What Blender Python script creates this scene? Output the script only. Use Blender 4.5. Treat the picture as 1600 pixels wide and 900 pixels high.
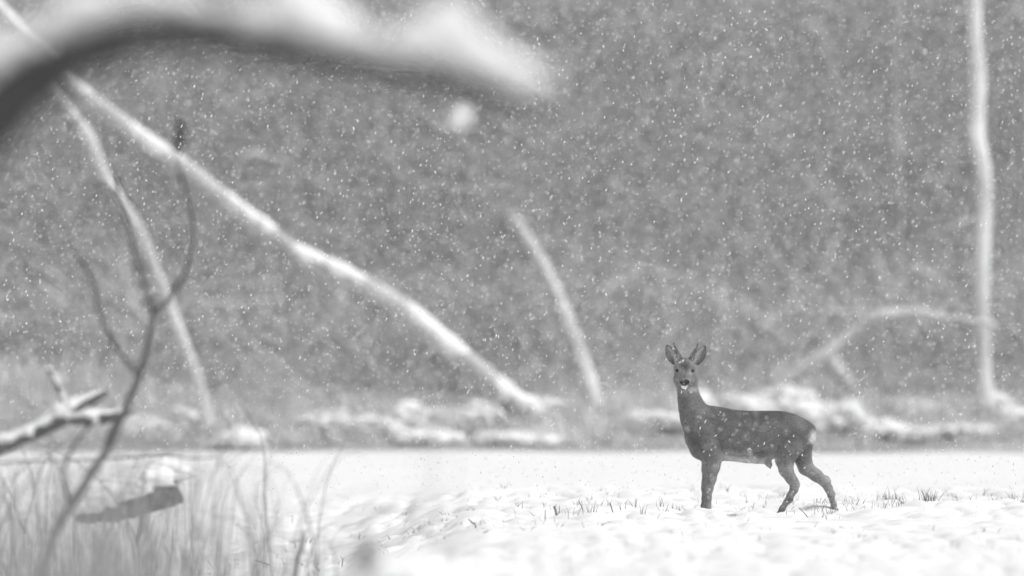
import bpy, math, random
import numpy as np

random.seed(7)
rng = np.random.default_rng(11)
sc = bpy.context.scene
for o in list(bpy.data.objects):
    bpy.data.objects.remove(o, do_unlink=True)

# ------------------------------------------------------------------ camera, sky, sun, exposure
CAM_H = 1.6            # camera height in metres
FOCUS = 117.0          # distance to the deer
FOCAL = 600.0          # long telephoto lens, 36 mm wide sensor
HORIZON = 435.0        # row of the horizon in the 1600x900 photograph

cd = bpy.data.cameras.new('camera')
cam = bpy.data.objects.new('camera', cd)
sc.collection.objects.link(cam)
cd.sensor_width = 36.0
cd.lens = FOCAL
cd.clip_start = 0.5
cd.clip_end = 2000.0
cam.location = (0, 0, CAM_H)
cam.rotation_euler = (math.radians(90) - math.atan((450 - HORIZON) / (1600 * FOCAL / 36)), 0, 0)
cd.dof.use_dof = True
cd.dof.focus_distance = FOCUS
cd.dof.aperture_fstop = 2.3
sc.camera = cam

world = bpy.data.worlds.new('World')
sc.world = world
world.use_nodes = True
wn = world.node_tree
wn.nodes.clear()
sky = wn.nodes.new('ShaderNodeTexSky')
sky.sky_type = 'NISHITA'
sky.sun_disc = False
sky.sun_elevation = math.radians(58)
sky.sun_rotation = math.radians(115)
sky.air_density = 1.0
sky.dust_density = 6.0
bw = wn.nodes.new('ShaderNodeRGBToBW')          # the photograph is black and white
bg = wn.nodes.new('ShaderNodeBackground')
bg.inputs['Strength'].default_value = 0.115
wo = wn.nodes.new('ShaderNodeOutputWorld')
wn.links.new(sky.outputs[0], bw.inputs[0])
wn.links.new(bw.outputs[0], bg.inputs['Color'])
wn.links.new(bg.outputs[0], wo.inputs['Surface'])

sd = bpy.data.lights.new('sun', 'SUN')
sd.energy = 1.4
sd.angle = math.radians(18)                      # sunlight spread by thick snow cloud
sun = bpy.data.objects.new('sun', sd)
sc.collection.objects.link(sun)
sun.rotation_euler = (math.radians(32), 0, math.radians(65))

sc.view_settings.view_transform = 'Standard'
sc.view_settings.look = 'None'
sc.view_settings.gamma = 1.0
sc.view_settings.use_curve_mapping = False
sc.view_settings.exposure = 0.24
sc.render.engine = 'CYCLES'
sc.cycles.use_denoising = True
sc.cycles.denoiser = 'OPENIMAGEDENOISE'
sc.cycles.denoising_input_passes = 'RGB_ALBEDO_NORMAL'
sc.cycles.max_bounces = 8
sc.cycles.diffuse_bounces = 4
sc.cycles.volume_bounces = 1
sc.cycles.transparent_max_bounces = 16


# ------------------------------------------------------------------ helpers
def scale_at(y):
    return 1600 * FOCAL / 36 / y                  # photograph pixels per metre at depth y


def P(px, py, y):
    s = scale_at(y)
    return np.array([(px - 800) / s, y, CAM_H + (HORIZON - py) / s])


def link(o, parent=None):
    sc.collection.objects.link(o)
    if parent is not None:
        o.parent = parent
    return o


def mesh_obj(name, verts, faces, mat, parent=None, smooth=True):
    me = bpy.data.meshes.new(name)
    verts = np.asarray(verts, dtype=np.float32)
    if isinstance(faces, np.ndarray):
        n, k = faces.shape
        me.vertices.add(len(verts))
        me.vertices.foreach_set('co', verts.ravel())
        me.loops.add(n * k)
        me.loops.foreach_set('vertex_index', faces.astype(np.int32).ravel())
        me.polygons.add(n)
        me.polygons.foreach_set('loop_start', np.arange(0, n * k, k, dtype=np.int32))
        me.polygons.foreach_set('loop_total', np.full(n, k, dtype=np.int32))
        me.update(calc_edges=True)
    else:
        me.from_pydata([tuple(map(float, v)) for v in verts], [], faces)
    me.validate()
    if smooth:
        me.polygons.foreach_set('use_smooth', np.ones(len(me.polygons), dtype=bool))
    me.materials.append(mat)
    return link(bpy.data.objects.new(name, me), parent)


def empty(name, loc):
    o = bpy.data.objects.new(name, None)
    o.location = loc
    o.empty_display_size = 0.1
    return link(o)


def tag(o, label, cat=None, group=None, kind=None):
    o['label'] = label
    if cat:
        o['category'] = cat
    if group:
        o['group'] = group
    if kind:
        o['kind'] = kind
    return o


def under(root, o):
    """parent o, whose mesh is in world coordinates, to root at its base"""
    o.parent = root
    o.matrix_parent_inverse.identity()
    o.location = (-root.location[0], -root.location[1], -root.location[2])
    return o


class MB:
    def __init__(self):
        self.v, self.f = [], []

    def add(self, v, f):
        n = len(self.v)
        self.v.extend([tuple(map(float, p)) for p in v])
        self.f.extend([tuple(i + n for i in q) for q in f])

    def tube(self, pts, rad, seg=8, zs=1.0, lump=0.0, cap=True):
        pts = [np.array(p, float) for p in pts]
        rings = []
        for i, p in enumerate(pts):
            a = pts[max(0, i - 1)]
            b = pts[min(len(pts) - 1, i + 1)]
            t = (b - a) / (np.linalg.norm(b - a) + 1e-9)
            ref = np.array([0, 0, 1.0]) if abs(t[2]) < 0.8 else np.array([0, 1.0, 0])
            u = np.cross(ref, t)
            u /= np.linalg.norm(u)
            w = np.cross(t, u)
            ring = []
            for k in range(seg):
                an = 2 * math.pi * k / seg
                r = rad[i] * (1 + lump * random.uniform(-1, 1))
                ring.append(p + u * math.cos(an) * r + w * math.sin(an) * r * zs)
            rings.append(ring)
        v = [q for r in rings for q in r]
        f = []
        n = len(pts)
        for i in range(n - 1):
            for k in range(seg):
                k2 = (k + 1) % seg
                f.append((i * seg + k, i * seg + k2, (i + 1) * seg + k2, (i + 1) * seg + k))
        if cap:
            f.append(tuple(reversed(range(seg))))
            f.append(tuple((n - 1) * seg + k for k in range(seg)))
        self.add(v, f)

    def obj(self, name, mat, parent=None, smooth=True):
        o = mesh_obj(name, self.v, self.f, mat, None, smooth)
        if parent is not None:
            under(parent, o)
        return o


def resample(pts, n):
    """smooth curve (Catmull-Rom) through rows of numbers"""
    pts = np.asarray(pts, float)
    m = len(pts)
    out = []
    for t in np.linspace(0, m - 1, n):
        i = min(int(t), m - 2)
        u = t - i
        p0, p1, p2, p3 = pts[max(i - 1, 0)], pts[i], pts[i + 1], pts[min(i + 2, m - 1)]
        out.append(0.5 * (2 * p1 + (p2 - p0) * u + (2 * p0 - 5 * p1 + 4 * p2 - p3) * u ** 2
                          + (3 * p1 - p0 - 3 * p2 + p3) * u ** 3))
    return np.array(out)


_tab = rng.random((256, 256))


def vnoise(x, y, seed=0):
    x = np.asarray(x, float) + seed * 17.3
    y = np.asarray(y, float) + seed * 9.1
    xi, yi = np.floor(x).astype(int), np.floor(y).astype(int)
    u, v = x - xi, y - yi
    u, v = u * u * (3 - 2 * u), v * v * (3 - 2 * v)
    g = lambda a, b: _tab[a % 256, b % 256]
    return (g(xi, yi) * (1 - u) + g(xi + 1, yi) * u) * (1 - v) + (g(xi, yi + 1) * (1 - u) + g(xi + 1, yi + 1) * u) * v


def sstep(a, b, x):
    t = np.clip((np.asarray(x, float) - a) / (b - a), 0, 1)
    return t * t * (3 - 2 * t)


_ico = None


def ico():
    global _ico
    if _ico is None:
        import bmesh
        bm = bmesh.new()
        bmesh.ops.create_icosphere(bm, subdivisions=3, radius=1.0)
        bm.verts.ensure_lookup_table()
        _ico = (np.array([v.co[:] for v in bm.verts]), [tuple(v.index for v in f.verts) for f in bm.faces])
        bm.free()
    return _ico


def lump(mb, c, r, amp=0.25, freq=1.7, seed=None):
    """an uneven rounded lump of settled snow"""
    v, f = ico()
    if seed is None:
        seed = random.random() * 50
    n = vnoise(v[:, 0] * freq + seed, v[:, 1] * freq + v[:, 2] * freq * 1.3, 1) - 0.5
    n += 0.5 * (vnoise(v[:, 0] * freq * 2.3 + seed, v[:, 2] * freq * 2.1 - v[:, 1] * freq * 1.7, 2) - 0.5)
    mb.add(np.array(c) + v * (1 + amp * 2 * n)[:, None] * np.array(r), f)


# ------------------------------------------------------------------ materials (greys: a black and white photograph)
def mat_new(name):
    m = bpy.data.materials.new(name)
    m.use_nodes = True
    nt = m.node_tree
    return m, nt, nt.nodes['Principled BSDF']


def noise_mat(name, lo, hi, scale=8.0, rough=0.85, stretch=(1, 1, 1), bump=0.0, bscale=30.0, detail=6.0, spec=0.2):
    m, nt, p = mat_new(name)
    tc = nt.nodes.new('ShaderNodeTexCoord')
    mp = nt.nodes.new('ShaderNodeMapping')
    mp.inputs['Scale'].default_value = stretch
    nz = nt.nodes.new('ShaderNodeTexNoise')
    nz.inputs['Scale'].default_value = scale
    nz.inputs['Detail'].default_value = detail
    cr = nt.nodes.new('ShaderNodeValToRGB')
    cr.color_ramp.elements[0].position = 0.3
    cr.color_ramp.elements[1].position = 0.7
    cr.color_ramp.elements[0].color = (lo, lo, lo, 1)
    cr.color_ramp.elements[1].color = (hi, hi, hi, 1)
    nt.links.new(tc.outputs['Object'], mp.inputs['Vector'])
    nt.links.new(mp.outputs[0], nz.inputs['Vector'])
    nt.links.new(nz.outputs['Fac'], cr.inputs['Fac'])
    nt.links.new(cr.outputs[0], p.inputs['Base Color'])
    p.inputs['Roughness'].default_value = rough
    p.inputs['Specular IOR Level'].default_value = spec
    if bump:
        b = nt.nodes.new('ShaderNodeBump')
        b.inputs['Strength'].default_value = bump
        b.inputs['Distance'].default_value = 0.02
        n2 = nt.nodes.new('ShaderNodeTexNoise')
        n2.inputs['Scale'].default_value = bscale
        n2.inputs['Detail'].default_value = 4
        nt.links.new(mp.outputs[0], n2.inputs['Vector'])
        nt.links.new(n2.outputs['Fac'], b.inputs['Height'])
        nt.links.new(b.outputs[0], p.inputs['Normal'])
    return m


M_SNOW = noise_mat('snow', 0.84, 0.90, 6, 0.75, bump=0.25, bscale=25, spec=0.1)
M_FIELD = noise_mat('field_snow', 0.74, 0.81, 5, 0.75, bump=0.3, bscale=18, spec=0.1)
M_BIRCH = noise_mat('birch_bark', 0.55, 0.92, 3, 0.85, (1, 1, 0.6), bump=0.3)
M_GREY = noise_mat('grey_bark', 0.30, 0.42, 6, 0.9, (1, 1, 0.5), bump=0.3)
M_PALE = noise_mat('pale_bark', 0.36, 0.70, 3, 0.9, (1, 1, 0.5), bump=0.3)
M_BARK = noise_mat('dark_bark', 0.03, 0.07, 14, 0.9, (1, 1, 0.4), bump=0.4)
M_TWIG = noise_mat('twig_bark', 0.07, 0.12, 20, 0.85)
M_LOG = noise_mat('log_bark', 0.05, 0.12, 16, 0.9, (0.4, 1, 1), bump=0.4)
M_STALK = noise_mat('dry_stalk', 0.10, 0.22, 40, 0.8)
M_GRASS = noise_mat('dry_grass', 0.20, 0.36, 12, 0.8)
M_HILL = noise_mat('bank_litter', 0.22, 0.40, 0.9, 0.95, bump=0.4, bscale=3, detail=10)
M_ANTLER = noise_mat('antler', 0.07, 0.13, 60, 0.7, bump=0.3, bscale=120)


def wood_material():
    """twigs with settled snow on the faces that look up"""
    m, nt, p = mat_new('snowy_twigs')
    ge = nt.nodes.new('ShaderNodeNewGeometry')
    sx = nt.nodes.new('ShaderNodeSeparateXYZ')
    nz = nt.nodes.new('ShaderNodeTexNoise')
    nz.inputs['Scale'].default_value = 0.7
    nz.inputs['Detail'].default_value = 5
    ad = nt.nodes.new('ShaderNodeMath')
    ad.operation = 'ADD'
    cr = nt.nodes.new('ShaderNodeValToRGB')
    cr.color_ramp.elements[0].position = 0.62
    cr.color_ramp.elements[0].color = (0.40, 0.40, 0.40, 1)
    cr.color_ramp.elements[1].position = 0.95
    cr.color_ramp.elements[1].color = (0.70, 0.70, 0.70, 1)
    tc = nt.nodes.new('ShaderNodeTexCoord')
    nt.links.new(tc.outputs['Object'], nz.inputs['Vector'])
    nt.links.new(ge.outputs['Normal'], sx.inputs[0])
    mu = nt.nodes.new('ShaderNodeMath')
    mu.operation = 'MULTIPLY'
    mu.inputs[1].default_value = 0.55
    nt.links.new(sx.outputs['Z'], mu.inputs[0])
    nt.links.new(mu.outputs[0], ad.inputs[0])
    nt.links.new(nz.outputs['Fac'], ad.inputs[1])
    nt.links.new(ad.outputs[0], cr.inputs['Fac'])
    nt.links.new(cr.outputs[0], p.inputs['Base Color'])
    p.inputs['Roughness'].default_value = 0.9
    p.inputs['Specular IOR Level'].default_value = 0.1
    return m


M_WOOD = wood_material()
M_FROST = noise_mat('frosted_stems', 0.48, 0.80, 1.2, 0.9, detail=6)


def flake_material():
    m = bpy.data.materials.new('snowflake')
    m.use_nodes = True
    nt = m.node_tree
    nt.nodes.clear()
    d = nt.nodes.new('ShaderNodeBsdfDiffuse')
    t = nt.nodes.new('ShaderNodeBsdfTranslucent')
    d.inputs['Color'].default_value = (0.99, 0.99, 0.99, 1)
    t.inputs['Color'].default_value = (0.99, 0.99, 0.99, 1)
    mx = nt.nodes.new('ShaderNodeMixShader')
    mx.inputs[0].default_value = 0.55
    o = nt.nodes.new('ShaderNodeOutputMaterial')
    nt.links.new(d.outputs[0], mx.inputs[1])
    nt.links.new(t.outputs[0], mx.inputs[2])
    nt.links.new(mx.outputs[0], o.inputs['Surface'])
    return m


M_FLAKE = flake_material()

# ------------------------------------------------------------------ ground: the snow-covered field
EDGE = 158.0            # where the field meets the wood


def ground(x, y):
    x = np.asarray(x, float)
    y = np.asarray(y, float)
    # the ground falls away to the left in front of the deer
    dip = -0.40 * sstep(-0.1, -1.5, x) * sstep(132, 119, y) * sstep(60, 85, y)
    near = sstep(80, 95, y) * sstep(135, 124, y)
    n = 0.055 * (vnoise(x * 0.9, y * 0.35, 1) - 0.5)
    b1 = np.abs(vnoise(x * 2.6, y * 1.5, 2) - 0.5) * 2
    b2 = np.abs(vnoise(x * 5.8, y * 3.4, 3) - 0.5) * 2
    b3 = vnoise(x * 13, y * 9, 4)
    patch = 0.35 + 0.9 * vnoise(x * 0.5, y * 0.25, 8)
    rough = patch * (0.075 * np.sqrt(b1) + 0.055 * np.sqrt(b2) + 0.016 * b3) - 0.065
    # snow pushed up round the deer's hooves
    mound = 0.57 * np.exp(-((x + 2.85) / 0.85) ** 2 - ((y - 104.5) / 5.0) ** 2)
    trod = -0.04 * np.exp(-((x - 1.7) / 0.85) ** 4 - ((y - 111) / 9.0) ** 4)
    return dip + n + mound + trod + near * rough - 0.005


def grid_mesh(xs, ys, zfun):
    X, Y = np.meshgrid(xs, ys)
    Z = zfun(X, Y)
    v = np.stack([X.ravel(), Y.ravel(), Z.ravel()], 1)
    nx, ny = len(xs), len(ys)
    i = np.arange((nx - 1) * (ny - 1))
    r, c = i // (nx - 1), i % (nx - 1)
    a = r * nx + c
    f = np.stack([a, a + 1, a + 1 + nx, a + nx], 1)
    return v, f


xs = np.concatenate([np.linspace(-400, -30, 20), np.linspace(-24, -6, 24), np.arange(-5, 5.001, 0.03),
                     np.linspace(6, 24, 24), np.linspace(30, 400, 20)])
ys = np.concatenate([np.linspace(-120, 60, 40), np.arange(64, 88, 0.8), np.arange(88, 134, 0.055),
                     np.arange(134.5, EDGE + 3, 0.7)])
v, f = grid_mesh(xs, ys, ground)
field = mesh_obj('snow_field', v, f, M_FIELD)
tag(field, 'snow covered stubble field with soft hummocks, white up to the wood edge', kind='structure')


# the bank the wood grows on
def bank(x, y):
    x = np.asarray(x, float)
    y = np.asarray(y, float)
    t = np.clip(y - EDGE, 0, None)
    z = 0.055 * t + 0.0012 * np.minimum(t, 100) ** 2
    z = z + sstep(0, 3, t) * (0.35 * (vnoise(x * 0.5, y * 0.4, 5) - 0.5) + 0.12 * (vnoise(x * 2.2, y * 1.4, 6) - 0.5))
    return z - 0.06 * (t <= 0.01) + 0.004


v, f = grid_mesh(np.concatenate([np.linspace(-400, -14, 40), np.arange(-12, 12.01, 0.25), np.linspace(14, 400, 40)]),
                 np.concatenate([np.arange(EDGE, 190, 0.4), np.arange(190, 300, 2.5), np.linspace(305, 400, 6)]), bank)
hill = mesh_obj('wooded_bank', v, f, M_HILL)
tag(hill, 'rising woodland bank behind the field, leaf litter with patchy snow', kind='structure')

# ------------------------------------------------------------------ the far wood, one mass of twigs and thin stems
def far_wood():
    N = 60000
    y = 169 + 32 * rng.random(N) ** 1.2
    x = (rng.random(N) - 0.5) * 24
    hgt = 0.1 + rng.random(N) ** 1.15 * 9.5
    low = np.arange(N) < 5000                  # scrub at the front of the wood
    y[low] = 165.5 + 5 * rng.random(5000)
    hgt[low] = 0.05 + 1.0 * rng.random(5000) ** 1.3
    z = bank(x, y) + hgt
    L = rng.uniform(0.3, 1.3, N)
    w = rng.uniform(0.006, 0.02, N)
    d = rng.normal(size=(N, 3)) * np.array([1, 0.8, 0.75])
    d[:, 2] = d[:, 2] * 1.7 + 0.3
    d /= np.linalg.norm(d, axis=1)[:, None]
    c = np.stack([x, y, z], 1)
    a = c - d * L[:, None] / 2
    b = c + d * L[:, None] / 2 + rng.normal(size=(N, 3)) * 0.06
    ref = rng.normal(size=(N, 3))
    u = np.cross(d, ref)
    u /= np.linalg.norm(u, axis=1)[:, None]
    t = np.cross(d, u)
    V = np.empty((N, 6, 3))
    for k in range(3):
        an = 2 * math.pi * k / 3
        o = (u * math.cos(an) + t * math.sin(an)) * w[:, None]
        V[:, k] = a + o
        V[:, 3 + k] = b + o * 0.5
    base = (np.arange(N) * 6)[:, None]
    F = np.concatenate([base + np.array([[k, (k + 1) % 3, 3 + (k + 1) % 3, 3 + k]]) for k in range(3)])
    verts = V.reshape(-1, 3)
    mb = MB()
    for i in range(24):                       # slim stems between the twigs
        sy = random.uniform(184, 205)
        sx = random.uniform(-13, 13)
        g = float(bank(sx, sy))
        h = random.uniform(7, 13)
        r = random.uniform(0.02, 0.06)
        lx = random.uniform(-1.2, 1.2)
        pts = [(sx + lx * q ** 1.5 + random.uniform(-.08, .08), sy, g - 0.2 + h * q) for q in np.linspace(0, 1, 6)]
        mb.tube(pts, [r * (1 - 0.7 * q) for q in np.linspace(0, 1, 6)], 6, cap=False)
    sv = np.array(mb.v)
    sf = np.array(mb.f) + len(verts)
    o = mesh_obj('far_wood', np.concatenate([verts, sv]), np.concatenate([F, sf]), M_WOOD, smooth=False)
    tag(o, 'blurred grey wood of bare snow dusted twigs and thin stems behind the field', 'wood', kind='stuff')


far_wood()


# ------------------------------------------------------------------ trees at the wood's edge
def snow_strip(mb, pts, rad, lift=0.55, wide=0.85, seg=9, rough=0.12):
    """snow lying along the top of a limb"""
    n = len(pts)
    q, r = [], []
    for i in range(n):
        e = min(i, n - 1 - i)
        k = 1.0 if e > 1 else (0.75 if e == 1 else 0.25)
        k *= random.uniform(1 - rough * 2, 1 + rough)
        q.append(np.array(pts[i]) + np.array([0, 0, rad[i] * lift]))
        r.append(rad[i] * wide * k)
    mb.tube(q, r, seg, lump=rough * 0.6)


def tree(name, label, path, y, bark, snow=(), branches=(), cat='tree', group=None, n=28, lift=0.5, wide=0.85,
         branch_mat=None, dy=None, knot=0.06, rough=0.12):
    """path rows: photograph column, row, half-width in pixels, first row at the foot; snow: (from, to) fractions"""
    s = scale_at(y)
    rs = resample(path, n)
    pts = [P(a, b, y + (dy(i / (n - 1)) if dy else 0)) for i, (a, b, c) in enumerate(rs)]
    rad = [max(c, 0.5) / s for a, b, c in rs]
    root = empty(name, pts[0])
    tag(root, label, cat, group)
    mb = MB()
    mb.tube(pts, rad, 12, lump=knot)
    mb.obj('trunk', bark, root)
    for a, b in snow:
        i0, i1 = int(a * (n - 1)), int(b * (n - 1))
        if i1 - i0 > 2:
            ms = MB()
            snow_strip(ms, pts[i0:i1 + 1], rad[i0:i1 + 1], lift, wide, rough=rough)
            ms.obj('snow', M_SNOW, root)
    for br in branches:
        bp, bsnow = br[:2]
        rb = resample(bp, 14)
        q = [P(a, b, y) for a, b, c in rb]
        qr = [max(c, 0.4) / s for a, b, c in rb]
        mb = MB()
        mb.tube(q, qr, 8, lump=knot)
        bo = mb.obj('branch', br[2] if len(br) > 2 else (branch_mat or bark), root)
        if bsnow:
            ms = MB()
            snow_strip(ms, q[1:], qr[1:], lift, wide)
            so = mesh_obj('snow', ms.v, ms.f, M_SNOW)
            so.parent = bo
    return root


# the long fallen birch that leans across the left half
tree('leaning_birch_tree',
     'long bright snow plastered birch trunk slanting from top left down to the field edge',
     [(850, 655, 22), (800, 628, 20), (755, 585, 17), (690, 533, 16.5), (620, 475, 15.5), (540, 430, 14), (465, 395, 13),
      (425, 365, 13), (370, 325, 13), (300, 268, 12.5), (240, 228, 12.5), (170, 175, 12), (105, 120, 9), (60, 75, 9), (15, 28, 8.5),
      (-40, -35, 8), (-120, -150, 6)], 160, M_PALE, n=90, lift=0.12, wide=1.06, rough=0.05,
     snow=((0.0, 0.13), (0.145, 0.26), (0.28, 0.405), (0.425, 0.55), (0.565, 0.68), (0.70, 0.99)),
     branches=(([(800, 632, 12), (840, 630, 10), (885, 634, 6)], True), ([(120, 130, 5), (132, 118, 4), (140, 100, 3)], False),
               ([(274, 244, 9), (281, 222, 11), (282, 195, 8), (280, 175, 4)], False, M_BARK)), branch_mat=M_PALE)
# slimmer leaning birch at the left
tree('leaning_birch_tree',
     'slim pale birch leaning behind the bare dark bush at the left',
     [(325, 668, 12), (312, 610, 10), (298, 565, 9), (270, 490, 9), (245, 425, 9), (215, 355, 9), (190, 315, 7), (160, 265, 9),
      (140, 215, 9), (120, 185, 7), (70, 120, 5)], 157, M_PALE, n=44, snow=((0.08, 0.18), (0.42, 0.6), (0.72, 0.85)), lift=0.2, wide=0.8)
# pale leaning trunk in the middle
tree('leaning_dead_tree',
     'short pale trunk leaning left in the middle of the wood edge, left of the deer',
     [(938, 665, 17), (928, 620, 14), (903, 545, 13.5), (877, 480, 13), (852, 425, 13), (826, 380, 12), (803, 345, 12), (794, 325, 6)],
     160.5, M_PALE, n=30, knot=0.15, dy=lambda t: 12 * t * t)
# upright pale birch at the right
tree('upright_birch_tree',
     'tall upright pale birch trunk near the right edge, reaching out of the picture',
     [(1543, 640, 20), (1538, 600, 13), (1535, 520, 12), (1534, 420, 12.5), (1538, 310, 13), (1534, 255, 13), (1525, 205, 13.5), (1528, 130, 13), (1524, 70, 12),
      (1522, 0, 11), (1515, -200, 10), (1500, -600, 7), (1495, -900, 3)], 163, M_BIRCH, n=50,
     snow=((0.0, 0.02),), branches=(([(1545, 628, 14), (1565, 628, 10), (1590, 640, 5)], True),
                                    ([(1524, -40, 5), (1560, -160, 4), (1640, -300, 2)], True),
                                    ([(1518, -250, 4), (1460, -380, 3), (1400, -460, 2)], True)))
# arching fallen limb at the right, behind the deer's rump
tree('fallen_limb',
     'pale fallen limb arching up behind the deer rump with a forked stub hanging',
     [(1160, 652, 11), (1205, 618, 11), (1250, 582, 11), (1292, 553, 12), (1318, 530, 9), (1338, 514, 7), (1362, 498, 11), (1400, 491, 11), (1446, 491, 9), (1500, 500, 6), (1560, 508, 4)],
     162, M_PALE, n=44, snow=((0.05, 0.33), (0.57, 0.8)), lift=0.15, wide=0.85, knot=0.12,
     branches=(([(1296, 552, 9), (1306, 575, 12), (1320, 596, 11), (1332, 612, 6)], True),), cat='fallen limb')
# faint stems deeper in the wood
tree('woodland_tree', 'faint pale trunk high in the wood, left of the tall birch', [(1402, 640, 10), (1400, 400, 10), (1397, 200, 14), (1394, 130, 15), (1398, 80, 12), (1402, 0, 10), (1410, -200, 8)],
     172, M_PALE, n=26)
tree('fallen_limb', 'faint pale limb curving through the wood above the slanting birch',
     [(300, 640, 5), (330, 420, 5), (345, 300, 6), (365, 258, 9), (400, 245, 8), (450, 258, 5), (520, 300, 3)], 172, M_PALE, n=24, snow=((0.5, 0.8),), cat='fallen limb')
tree('fallen_limb', 'faint pale forked limb low in the wood under the slanting birch',
     [(300, 660, 6), (325, 500, 6), (360, 480, 6), (410, 460, 6), (440, 470, 8), (446, 500, 6)], 170, M_PALE, n=24, snow=((0.3, 0.9),), cat='fallen limb')

# ------------------------------------------------------------------ snow-laden shrubs along the wood's edge
shrubs = [  # column, top row, half-width px, half-height px, depth, label
    (215, 655, 48, 20, 159.5, 'low snow laden bramble at the far left of the wood edge'),
    (292, 648, 30, 22, 161, 'snow laden bramble at the foot of the slim leaning birch'),
    (372, 682, 26, 16, 158.6, 'small bright snow clump on the field edge, left of the long bramble'),
    (540, 652, 72, 16, 160, 'long low bramble bank under an even cushion of snow'),
    (634, 642, 26, 22, 161, 'rounded snowy bush at the right end of the long bramble'),
    (690, 655, 48, 20, 160.5, 'snowy bramble left of the slanting birch foot'),
    (745, 645, 36, 24, 161, 'tall snow laden bush just under the slanting birch'),
    (668, 686, 42, 15, 159, 'low snow heap on the field edge below the brambles'),
    (782, 690, 32, 16, 159, 'low snow covered tuft below the slanting birch foot'),
    (842, 692, 28, 14, 159, 'small snow covered tuft between the two leaning trunks'),
    (965, 655, 40, 20, 162, 'pale snowy bramble at the foot of the middle leaning trunk'),
    (1035, 662, 46, 26, 160, 'snow laden bramble behind the deer neck'),
    (1120, 640, 64, 34, 160.5, 'broad snowy bush behind the deer shoulder'),
    (1215, 632, 64, 38, 160.5, 'broad snowy bush behind the deer back'),
    (1290, 650, 50, 38, 160, 'bright snowy bush right behind the deer rump'),
    (1365, 668, 40, 19, 160.5, 'snowy bramble next right of the deer rump bush'),
    (1428, 645, 20, 12, 164, 'small snowy clump raised above the brambles at right'),
    (1485, 678, 52, 20, 160, 'wide snow laden bramble left of the tall birch foot'),
    (1588, 655, 30, 28, 162, 'snowy bush at the right picture edge beside the tall birch'),
    (1650, 670, 40, 24, 161, 'snowy bush partly beyond the right picture edge'),
]


def shrub(px, py, hw, hh, y, label, dens=1.0):
    s = scale_at(y)
    c = P(px, py, y)
    W, H = hw / s, hh / s
    g = float(bank(c[0], y)) if y > EDGE else 0.0
    root = empty('snowy_shrub', (c[0], y, g))
    tag(root, label, 'shrub', 'snow laden shrubs along the wood edge')
    ms = MB()
    mb = MB()
    top = c[2] + H * 0.75
    n = int(50 + W * H * 4200)
    hs = random.uniform(0, 90)
    for i in range(n):                          # small pads of snow caught on the stems
        q = random.uniform(-1, 1)
        dome = math.sqrt(max(0.05, 1 - q * q))
        gx_ = c[0] + q * W * 1.1
        gy_ = y + random.uniform(-0.5, 0.5)
        gz_ = (float(bank(gx_, gy_)) if gy_ > EDGE else 0.0)
        zt = gz_ + (top - gz_) * (0.45 + 0.35 * dome + 0.5 * (float(vnoise(gx_ * 4 + hs, gy_ * 1.5, 31)) - 0.4)) * random.uniform(0.25, 1.0) ** 0.6
        rr = 0.014 + 0.05 * random.random() ** 1.5
        ov, of = small_ico()
        ms.add(np.array([gx_, gy_, zt]) + ov * (1 + 0.3 * rng.standard_normal((len(ov), 1)) * 0.5) * np.array([rr * random.uniform(1.2, 2.4), rr * 1.4, rr * 0.75]), of)
        for k in range(1):
            bx, by = gx_ + random.uniform(-.2, .2), gy_ + random.uniform(-.2, .2)
            e = (gx_ + random.uniform(-.12, .12), gy_ + random.uniform(-.1, .1), zt + random.uniform(-.06, .12))
            mb.tube([(bx, by, gz_ - .08), ((bx + e[0]) / 2 + random.uniform(-.05, .05), (by + e[1]) / 2, gz_ + (zt - gz_) * .65), e], [.008, .006, .003], 3, cap=False)
    so = ms.obj('snow', M_SNOW, root)
    so['kind'] = 'stuff'
    st_ = mb.obj('stems', M_FROST, root, smooth=False)
    st_['kind'] = 'stuff'


_sico = None


def small_ico():
    global _sico
    if _sico is None:
        import bmesh
        bm = bmesh.new()
        bmesh.ops.create_icosphere(bm, subdivisions=1, radius=1.0)
        _sico = (np.array([v.co[:] for v in bm.verts]), [tuple(v.index for v in f.verts) for f in bm.faces])
        bm.free()
    return _sico


for a in shrubs:
    shrub(*a)


def undergrowth():
    """frosted dead grass and bramble shoots all along the foot of the wood"""
    N = 10000
    x = rng.uniform(-9, 9, N)
    y = EDGE + 0.5 + 5.0 * rng.random(N) ** 1.2 + 0.5 * vnoise(x * 0.8, x * 0.1, 21)
    d = vnoise(x * 0.9, y * 0.5, 22)
    keep = d > 0.25
    x, y, d = x[keep], y[keep], d[keep]
    N = len(x)
    z = bank(x, y)
    h = (0.08 + 0.5 * (d - 0.2)) * rng.uniform(0.4, 1.2, N) * sstep(EDGE - 4, EDGE + 4, y)
    lx = rng.normal(0, 0.12, N)
    w = rng.uniform(0.006, 0.022, N)
    A = np.stack([x, y, z - 0.05], 1)
    B = np.stack([x + lx, y - 0.1 * rng.random(N), z + h], 1)
    V = np.empty((N, 6, 3))
    for k in range(3):
        an = 2 * math.pi * k / 3 + 0.5
        o = np.stack([w * math.cos(an), w * math.sin(an), 0 * w], 1)
        V[:, k] = A + o * 0.6
        V[:, 3 + k] = B + o
    base = (np.arange(N) * 6)[:, None]
    Fq = np.concatenate([base + np.array([[k, (k + 1) % 3, 3 + (k + 1) % 3, 3 + k]]) for k in range(3)]
                        + [base + np.array([[3, 4, 5, 5]])])
    o = mesh_obj('undergrowth', V.reshape(-1, 3), [tuple(dict.fromkeys(q)) for q in Fq.tolist()], M_FROST, smooth=False)
    tag(o, 'frosted dead grass and shoots along the foot of the wood', 'undergrowth', kind='stuff')


undergrowth()


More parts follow.
